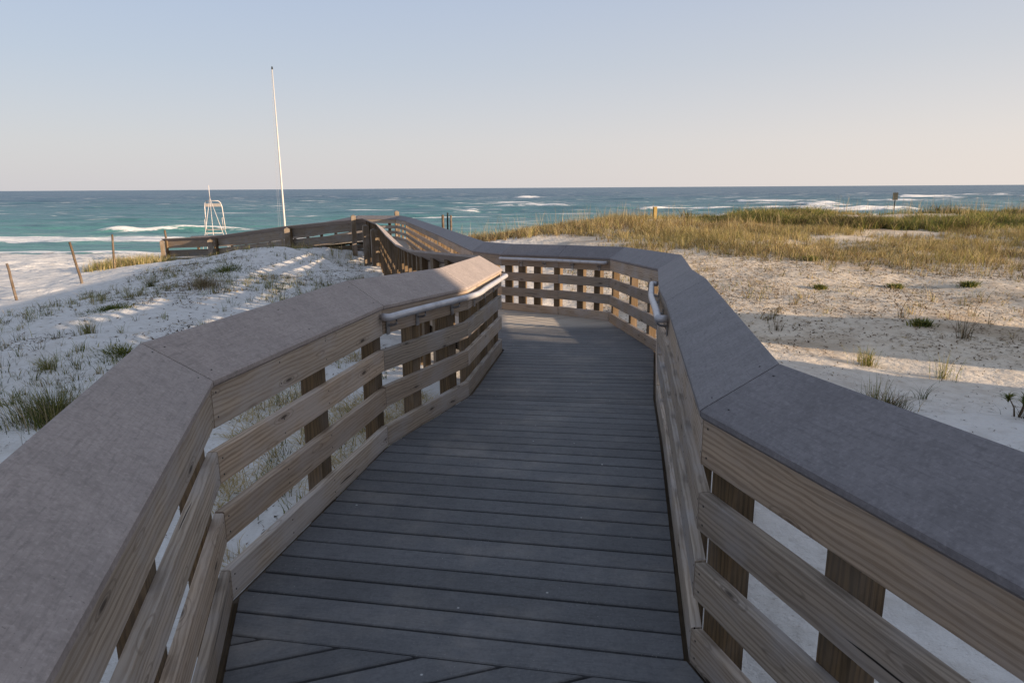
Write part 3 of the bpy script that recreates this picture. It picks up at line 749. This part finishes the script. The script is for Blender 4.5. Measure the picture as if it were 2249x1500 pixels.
def scatter(n, x0, x1, y0, y1, dens):
    x = RNG.uniform(x0, x1, n); y = RNG.uniform(y0, y1, n); p = dens(x, y)
    k = (RNG.uniform(0, 1, n) < p) & ~on_walk(x, y); return np.stack([x[k], y[k]], 1)

# --- right: golden grass band in front of the sea
def d_band(x, y):
    near = 22.8 + 1.6 * vnoise(x, y * 0, .12, 31) - 3.2 * sstep(x, 12, 24) + 3.5 * sstep(-x, -4, 1)
    a = sstep(y, near - 1.2, near + 2.0) * (1 - sstep(y, 42.5, 45))
    holes = sstep(vnoise(x, y, .16, 33) + .45 * vnoise(x, y, .5, 34), -.40, .10)
    left = sstep(x, -4.0, -1.0) * (y > 24) + (x > -1)
    return a * holes * np.clip(left, 0, 1)
c = scatter(24000, -5, 40, 19, 45, d_band)
pos, h, wd, ln_, idx, az = tufts(c, (10, 15), .13, (.18, .52), (.009, .020), (.1, .9))
h = h * (.86 + .45 * vnoise(pos[:, 0], pos[:, 1], .35, 36) + .25 * vnoise(pos[:, 0], pos[:, 1], 1.1, 37)).clip(.3, 1.5)
gp_ = np.clip(.35 + .5 * vnoise(pos[:, 0], pos[:, 1], .25, 41) + .25 * sstep(pos[:, 1], 34, 40), 0, 1)
col = colmix(len(pos), [TAN, DRY, YG, BRN], [5, 3, 2.2, 2.2])
ct = (RNG.uniform(.6, 1.35, len(c)))[idx][:, None]; ctb = (RNG.uniform(0, 1, len(c)) < .22)[idx][:, None]
col = np.where(ctb, col * np.array([[.62, .50, .45]]), col * ct); cg = colmix(len(pos), [YG, GRN, TAN], [4, 2, 2])
col = col * (1 - gp_[:, None] * .55) + cg * gp_[:, None] * .55
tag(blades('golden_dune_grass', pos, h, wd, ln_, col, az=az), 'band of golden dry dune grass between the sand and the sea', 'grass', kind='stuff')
# --- right ridge: green bushy growth with sea oats above it
def d_ridge(x, y):
    e = 33.2 + 1.2 * vnoise(x, y * 0, .2, 51)
    return sstep(x, 9, 14) * sstep(y, e, e + 1.2) * (1 - sstep(y, 41.5, 43)) * sstep(vnoise(x, y, .22, 52), -.65, -.1)
c = scatter(12000, 8, 42, 32, 43, d_ridge)
pos, h, wd, ln_, idx, az = tufts(c, (10, 15), .20, (.32, .78), (.016, .034), (.3, 1.1))
cl = vnoise(pos[:, 0], pos[:, 1], .45, 53)
h = h * (.75 + .5 * vnoise(pos[:, 0], pos[:, 1], .6, 55)).clip(.35, 1.4)
ct = (RNG.uniform(.45, 1.3, len(c)))[idx][:, None]
col = ct * np.where((cl > .0)[:, None], colmix(len(pos), [GRN * 1.5, YG, TAN], [2.2, 3.4, 1.6]), colmix(len(pos), [GRN * .8, DK, BRN, YG, TAN], [2.2, 1.6, 2, 2.4, 2]))
tag(blades('green_dune_plants', pos, h, wd, ln_, col, az=az), 'dense green low growth along the right dune ridge', 'ground cover', kind='stuff')
c = scatter(4200, -3, 42, 34, 43, lambda x, y: (.22 + .6 * sstep(x, 16, 26)) * np.ones_like(x) * d_band(x, y).clip(.25, 1))
pos, h, wd, ln_, idx, az = tufts(c, (1, 3), .10, (.75, 1.25), (.012, .018), (.05, .35))
col = colmix(len(pos), [DRY, TAN, BRN], [3, 3, 1])
tag(blades('sea_oats', pos, h, wd, ln_, col, az=az), 'thin tall sea oat stalks against the water on the ridge', 'grass', kind='stuff')
# --- right: sparse dry sprouts and litter on the sunlit sand
def d_sparse(x, y):
    return (.20 + .75 * sstep(vnoise(x, y, .33, 61), -.1, .5)) * (1 - .8 * (y < 14) * 1.0) * (.35 + .65 * sstep(x + y * .35, 11, 20))
c = scatter(3800, 1.5, 26, 9, 26, d_sparse)
pos, h, wd, ln_, idx, az = tufts(c, (3, 14), .08, (.04, .24), (.006, .014), (.3, 1.6))
col = colmix(len(pos), [DRY, BRN, TAN, YG, GRN], [3, 3, 3, 1.5, .6])
tag(blades('dry_sprouts', pos, h, wd, ln_, col, az=az), 'sparse dry sprouts scattered over the right hand sand', 'grass', kind='stuff')
c = scatter(3600, 3, 27, 13, 27, lambda x, y: (.10 + .95 * sstep(y + .25 * x, 20, 27)) * sstep(vnoise(x, y, .5, 66), -.35, .35))
pos, h, wd, ln_, idx, az = tufts(c, (10, 26), .11, (.08, .42), (.007, .014), (.2, 1.1))
ct = (RNG.uniform(.5, 1.2, len(c)))[idx][:, None]
col = colmix(len(pos), [DRY, BRN, TAN, YG, GRN], [2.5, 3, 3, 1.5, .8]) * ct
tag(blades('scattered_dry_tufts', pos, h, wd, ln_, col, az=az), 'loose brown and tan tufts thinning out over the right sand', 'grass', kind='stuff')
# twigs and dead leaves lying flat
def litter(name, c, label, dark=.5):
    N = len(c); z = ground(c[:, 0], c[:, 1]); pos = np.stack([c[:, 0], c[:, 1], z + .006], 1)
    col = colmix(N, [BRN, BRN * dark, DRY], [3, 3, 1.2])
    h = RNG.uniform(.04, .17, N) * (.45 + .55 * sstep(c[:, 1], 7, 13))
    return tag(blades(name, pos, h * .25, RNG.uniform(.016, .042, N) * (.35 + .65 * sstep(c[:, 1], 7, 14)), RNG.uniform(2.0, 4.5, N), col), label, 'litter', kind='stuff')
c = scatter(60000, 1.5, 26, 6, 26, lambda x, y: .30 * sstep(y, 9, 14) + (.22 + .58 * sstep(y + .5 * x, 9, 15)) * sstep(vnoise(x, y, .5, 63) + .4 * vnoise(x, y, 1.7, 64), -.1, .6))
litter('plant_litter', c, 'brown twigs and leaf litter strewn over the right hand sand')

# --- left dune: scattered green tufts
def d_left(x, y):
    a = sstep(vnoise(x, y, .42, 71) + .5 * vnoise(x, y, 1.2, 72), -.25, .55)
    b = 1 - sstep(-x - .12 * y, 7.9, 9.8)
    crest = 1 - .75 * sstep(y, 19, 24) * (np.abs(x + 8) < 4)
    return (.09 + .85 * sstep(a, .3, .95)) * b * crest
c = scatter(7500, -15, -1.5, 4.5, 30, d_left)
pos, h, wd, ln_, idx, az = tufts(c, (4, 18), .055, (.05, .24), (.005, .010), (.15, .9))
ct = (RNG.uniform(.5, 1.1, len(c)))[idx][:, None]
col = ct * colmix(len(pos), [GRN * 1.2, YG, DRY, DK], [4, 2.6, 2.6, 1.5])
tag(blades('left_dune_sprigs', pos, h, wd, ln_, col, az=az), 'thin green sprigs scattered over the shaded left dune', 'grass', kind='stuff')
c = scatter(40000, -15, -1.2, 4, 30, lambda x, y: (.14 + .9 * sstep(vnoise(x, y, .9, 75) + .5 * vnoise(x, y, 2.3, 76), -.05, .6)) * (1 - sstep(-x - .12 * y, 8.2, 10.5)))
litter('left_litter', c, 'dark seed and twig specks over the shaded left dune', .35)
# dry straw under and beside the left railing
c = scatter(2400, -4.5, -.2, 4.0, 11, lambda x, y: np.maximum(.5 * sstep(vnoise(x, y, .8, 81), -.1, .5) * (x > -1.0 - .30 * y),
            ((np.hypot(x + 1.55, (y - 7.4) * .5) < .75) | (np.hypot(x + 2.35, (y - 5.7) * .8) < .40) | (np.hypot(x + 1.5, y - 5.6) < .35)) * 1.0))
pos, h, wd, ln_, idx, az = tufts(c, (10, 18), .09, (.06, .20), (.005, .010), (.8, 2.4))
tag(blades('straw', pos, h, wd, ln_, colmix(len(pos), [DRY * 1.15, TAN * 1.15, YG], [5, 4, 1.2]), az=az), 'matted dry straw beside the left railing', 'grass', kind='stuff')  # straw colours brightened to stand in for sunlight
# grassy toe of the left dune at the low end of the ramp, and fringe below the ramp railing
def fringe(x, y):
    l = y - (31.4 - .44 * (x + 9))
    return ((np.abs(l - .2) < 1.1) & (x < -6.5) & (x > -19)) * (.10 + .9 * sstep(vnoise(x, y, .6, 83), -.1, .5)) + sstep(vnoise(x, y, .8, 84), -.6, .2) * ((np.abs(x + 15.8 + (y - 27) * .271) < 1.1) & (y > 26.6) & (y < 34.6)) * 1.0
c = scatter(9000, -21, -6, 25, 38, lambda x, y: np.clip(fringe(x, y), 0, 1))
pos, h, wd, ln_, idx, az = tufts(c, (7, 14), .10, (.14, .52), (.007, .015), (.1, .8))
col = colmix(len(pos), [DRY, TAN, YG, GRN, BRN], [2, 3, 3, 2, 1])
tag(blades('ramp_fringe_grass', pos, h, wd, ln_, col, az=az), 'yellow green grass growing along the foot of the beach ramp', 'grass', kind='stuff')

# --- plants that can be told apart
def tuft_thing(x, y, n, spread, hr, wr, lr, cols, ps, label, cat='grass tuft', name='grass_tuft', group=None):
    c = np.array([[0.0, 0.0]]); a = RNG.uniform(0, 2*np.pi, n); r = np.abs(RNG.normal(0, 1, n)) * spread
    px, py = x + np.cos(a) * r, y + np.sin(a) * r; z0 = g1(x, y)
    pos = np.stack([px - x, py - y, ground(px, py) - z0 - .01], 1)
    o = blades(name, pos, RNG.uniform(hr[0], hr[1], n), RNG.uniform(wr[0], wr[1], n), RNG.uniform(lr[0], lr[1], n), colmix(n, cols, ps), az=a + RNG.normal(0, .5, n))
    o.location = (x, y, z0); tag(o, label, cat, group); return o
G1 = ([GRN, YG, DRY, DK], [4, 3, 1.5, 1])
tuft_thing(-5.25, 7.45, 1200, .34, (.14, .48), (.004, .008), (.15, .9), [GRN*.8, YG, DK, DRY], [4, 2, 2, 2], 'large dense green tuft beside the left cap at the picture edge', 'grass tuft', group='tufts on the left dune')
tuft_thing(-4.70, 7.80, 1000, .38, (.10, .34), (.004, .008), (.3, 1.2), [GRN*.8, DRY, DK, BRN], [3, 2.5, 2, 2], 'matted olive and brown tuft just right of the large edge tuft', group='tufts on the left dune')
tuft_thing(-4.15, 8.0, 110, .07, (.16, .36), (.004, .008), (.1, .6), *G1, 'upright bright green tuft rising next to the near left cap', group='tufts on the left dune')
tuft_thing(-3.95, 8.75, 90, .06, (.16, .34), (.004, .008), (.1, .5), *G1, 'slender upright green tuft a little behind the cap edge tuft', group='tufts on the left dune')
tuft_thing(-6.9, 9.8, 150, .07, (.12, .30), (.004, .009), (.4, 1.2), *G1, 'spreading green tuft with a strip of dry litter to its right', group='tufts on the left dune')
tuft_thing(-8.6, 9.9, 120, .07, (.15, .38), (.004, .009), (.2, 1.0), *G1, 'green tuft cut by the left picture edge above the large clump', group='tufts on the left dune')
tuft_thing(-7.6, 12.0, 130, .08, (.15, .36), (.004, .009), (.1, .7), *G1, 'pair of upright tufts in the middle of the left dune', group='tufts on the left dune')
tuft_thing(-5.6, 12.2, 110, .06, (.15, .33), (.004, .009), (.1, .7), *G1, 'narrow green tuft in bare sand between the creepers', group='tufts on the left dune')
tuft_thing(-6.3, 10.7, 700, .26, (.03, .11), (.008, .018), (.5, 1.6), [GRN, YG, GRN*.6], [4, 2, 2], 'flat bright green creeper mat above the near left cap', 'creeper', 'green_creeper')
tuft_thing(-8.5, 14.3, 600, .28, (.03, .11), (.008, .02), (.5, 1.6), [GRN, YG, GRN*.6], [4, 1, 2], 'flat green creeper mat below the leaning fence posts', 'creeper', 'green_creeper')
tuft_thing(-9.0, 21.5, 700, .40, (.05, .18), (.008, .02), (.5, 1.5), [GRN, GRN*.6, YG], [4, 3, 1], 'dark green patch on the flank of the left dune crest', 'creeper', 'green_creeper')
tuft_thing(-7.9, 17.4, 900, .36, (.08, .34), (.004, .009), (.1, .8), [BRN, DRY*.8, DK], [3, 3, 2], 'brown bristly mound of dry stems on the left dune', 'dry grass mound', 'dry_grass_mound')
tuft_thing(-9.9, 18.6, 160, .10, (.14, .38), (.005, .010), (.2, 1.0), [GRN*.7, DRY, DK], [3, 2, 2], 'dark spiky tuft left of the dry mound', group='tufts on the left dune')
# right side
tuft_thing(4.62, 8.05, 420, .16, (.10, .30), (.004, .008), (.3, 1.6), [DK, BRN, GRN*.7, DRY], [3, 3, 2, 1.5], 'dark matted tuft behind the near right cap', group='tufts on the right sand')
tuft_thing(4.50, 8.1, 60, .12, (.30, .50), (.004, .007), (.05, .4), [YG, GRN, DRY], [2, 2, 2], 'tall thin green stems rising from the dark matted tuft', 'tall grass', 'tall_grass')
tuft_thing(5.55, 10.3, 170, .12, (.12, .38), (.005, .009), (.1, .7), [YG, TAN, GRN], [3, 2, 2], 'yellow green tuft on the sunlit streak right of the walk', group='tufts on the right sand')
tuft_thing(6.3, 9.6, 70, .10, (.15, .45), (.004, .008), (.1, .5), [YG, GRN, DRY], [2, 2, 2], 'loose grey green stalks next to the sunlit streak', group='tufts on the right sand')
tuft_thing(5.4, 8.6, 30, .05, (.12, .28), (.005, .008), (.3, .9), [GRN*.7, DK], [2, 1], 'small fan of dark blades in the shaded sand', group='tufts on the right sand')
tuft_thing(8.13, 12.0, 45, .07, (.20, .62), (.006, .011), (.1, .6), [BRN, DK, DRY], [3, 2, 1], 'tall dry branching stalk on the shadow edge at the right', 'stalk', 'dry_stalk')
tuft_thing(5.15, 13.0, 30, .06, (.12, .34), (.006, .010), (.1, .5), [BRN, DK], [3, 2], 'pair of short dark stalks at the start of the shadow', 'stalk', 'dry_stalk')
for (x, y, sc, lab) in ((9.9, 22.6, .26, 'round bright green plant in front of the golden grass band'), (10.2, 18.0, .17, 'yellow green plant in the open sand, middle of three'),
        (8.1, 17.8, .15, 'small yellow green plant nearer the boardwalk cap'), (7.9, 12.9, .17, 'olive cushion plant on bare sand above the shadow line'), (11.8, 17.5, .18, 'dry olive cushion right of the open sand plants'),
        (13.2, 14.8, .16, 'small yellow flowering plant near the right picture edge')):
    tuft_thing(x, y, 420, sc * .55, (.05, .05 + sc * .75), (.014, .030), (.3, 1.2), [GRN, YG, GRN*.7], [3, 3, 1.5], lab, 'plant', 'cushion_plant')
# leafy rosette shrub near the right edge
def rosette(x, y, hgt, heads, label):
    z0 = g1(x, y); root = empty('leafy_shrub', (x, y, z0), label, 'shrub')
    for k in range(heads):
        a = 2 * math.pi * k / heads + .4; r = .10 if heads > 1 else 0
        hx, hy, hz = math.cos(a) * r, math.sin(a) * r, hgt * random.uniform(.75, 1)
        tube_obj('stem', [(hx * .2, hy * .2, -.03), (hx * .5 + .02, hy * .6, hz * .45), (hx, hy, hz)], [.011, .008, .005], POSTW, root, 6)
        n = 46; aa = RNG.uniform(0, 2*np.pi, n); pos = np.stack([np.full(n, hx), np.full(n, hy), hz - RNG.uniform(0, .06, n)], 1)
        blades('leaves', pos, RNG.uniform(.05, .11, n), RNG.uniform(.014, .022, n), RNG.uniform(.6, 1.8, n), colmix(n, [GRN, YG * .8], [3, 1]), root, az=aa)
rosette(5.83, 7.5, .22, 3, 'leafy green rosette shrub on woody stems at the right edge')
rosette(6.25, 7.75, .18, 2, 'smaller leafy shrub just behind the rosette shrub')
tuft_thing(5.95, 7.4, 160, .10, (.06, .22), (.004, .007), (.3, 1.5), [BRN, DK], [2, 2], 'dead brown twigs at the foot of the leafy shrub', 'twigs', 'dead_twigs')
tuft_thing(2.75, 2.55, 40, .05, (.10, .34), (.003, .006), (.4, 1.6), [GRN*.7, DK, YG], [3, 2, 1], 'thin bent grass blades in the sand below the near right railing', group='tufts on the right sand')
tuft_thing(-1.9, 4.3, 260, .16, (.03, .12), (.004, .008), (.8, 2.2), [DRY, TAN], [3, 1], 'curled straw heap seen through the left railing', 'straw heap', 'straw_heap')
tuft_thing(-1.75, 1.9, 60, .08, (.06, .18), (.010, .02), (.4, 1.2), [YG, GRN], [2, 1], 'green leaves seen below the nearest left cap', 'plant', 'cushion_plant')

# ------------------------------------------------------------------ unseen house added behind the camera, sunward, to shade the near boardwalk
bx, by = 17.5 * .89 - 1.9 * .456, -17.5 * .456 - 1.9 * .89
bh = empty('shadow_house', (bx, by, g1(bx, by)), 'added unseen timber house with a gabled roof that shades the near boardwalk', 'building')
bh.rotation_euler = (0, 0, math.atan2(.89, .456))   # long side square to the sun
m = MB()
Lb, Wb, Hb = 12.4, 5.2, 5.0
for sx in (-1, 1): m.box((0, sx * Wb / 2, Hb / 2 - .2), (Lb, .16, Hb + .4), (1, 0), .9)
for sx in (-1, 1): m.box((sx * (Lb / 2 - .08), 0, Hb / 2 - .2), (.16, Wb - .17, Hb + .4), (1, 0), .9)
m.build('shadow_house_wall', OLDW, bh)
m = MB()
for s_ in (-1, 1):
    r0 = [Vector((-Lb/2 - .5, s_ * (Wb/2 + .6), Hb - .25)), Vector((-Lb/2 - .5, 0, Hb + 1.2)), Vector((-Lb/2 - .5, 0, Hb + 1.32)), Vector((-Lb/2 - .5, s_ * (Wb/2 + .6), Hb - .13))]
    r1 = [p + Vector((Lb + 1, 0, 0)) for p in r0]; m.loft(r0, r1, .8)
m.build('shadow_house_roof', SIGNM, bh)
m = MB(); m.box((-2, Wb / 2 + .10, 1.05), (1.0, .05, 2.1)); m.build('shadow_house_door', WHITE, bh)

scn.render.resolution_x = 1024; scn.render.resolution_y = 682
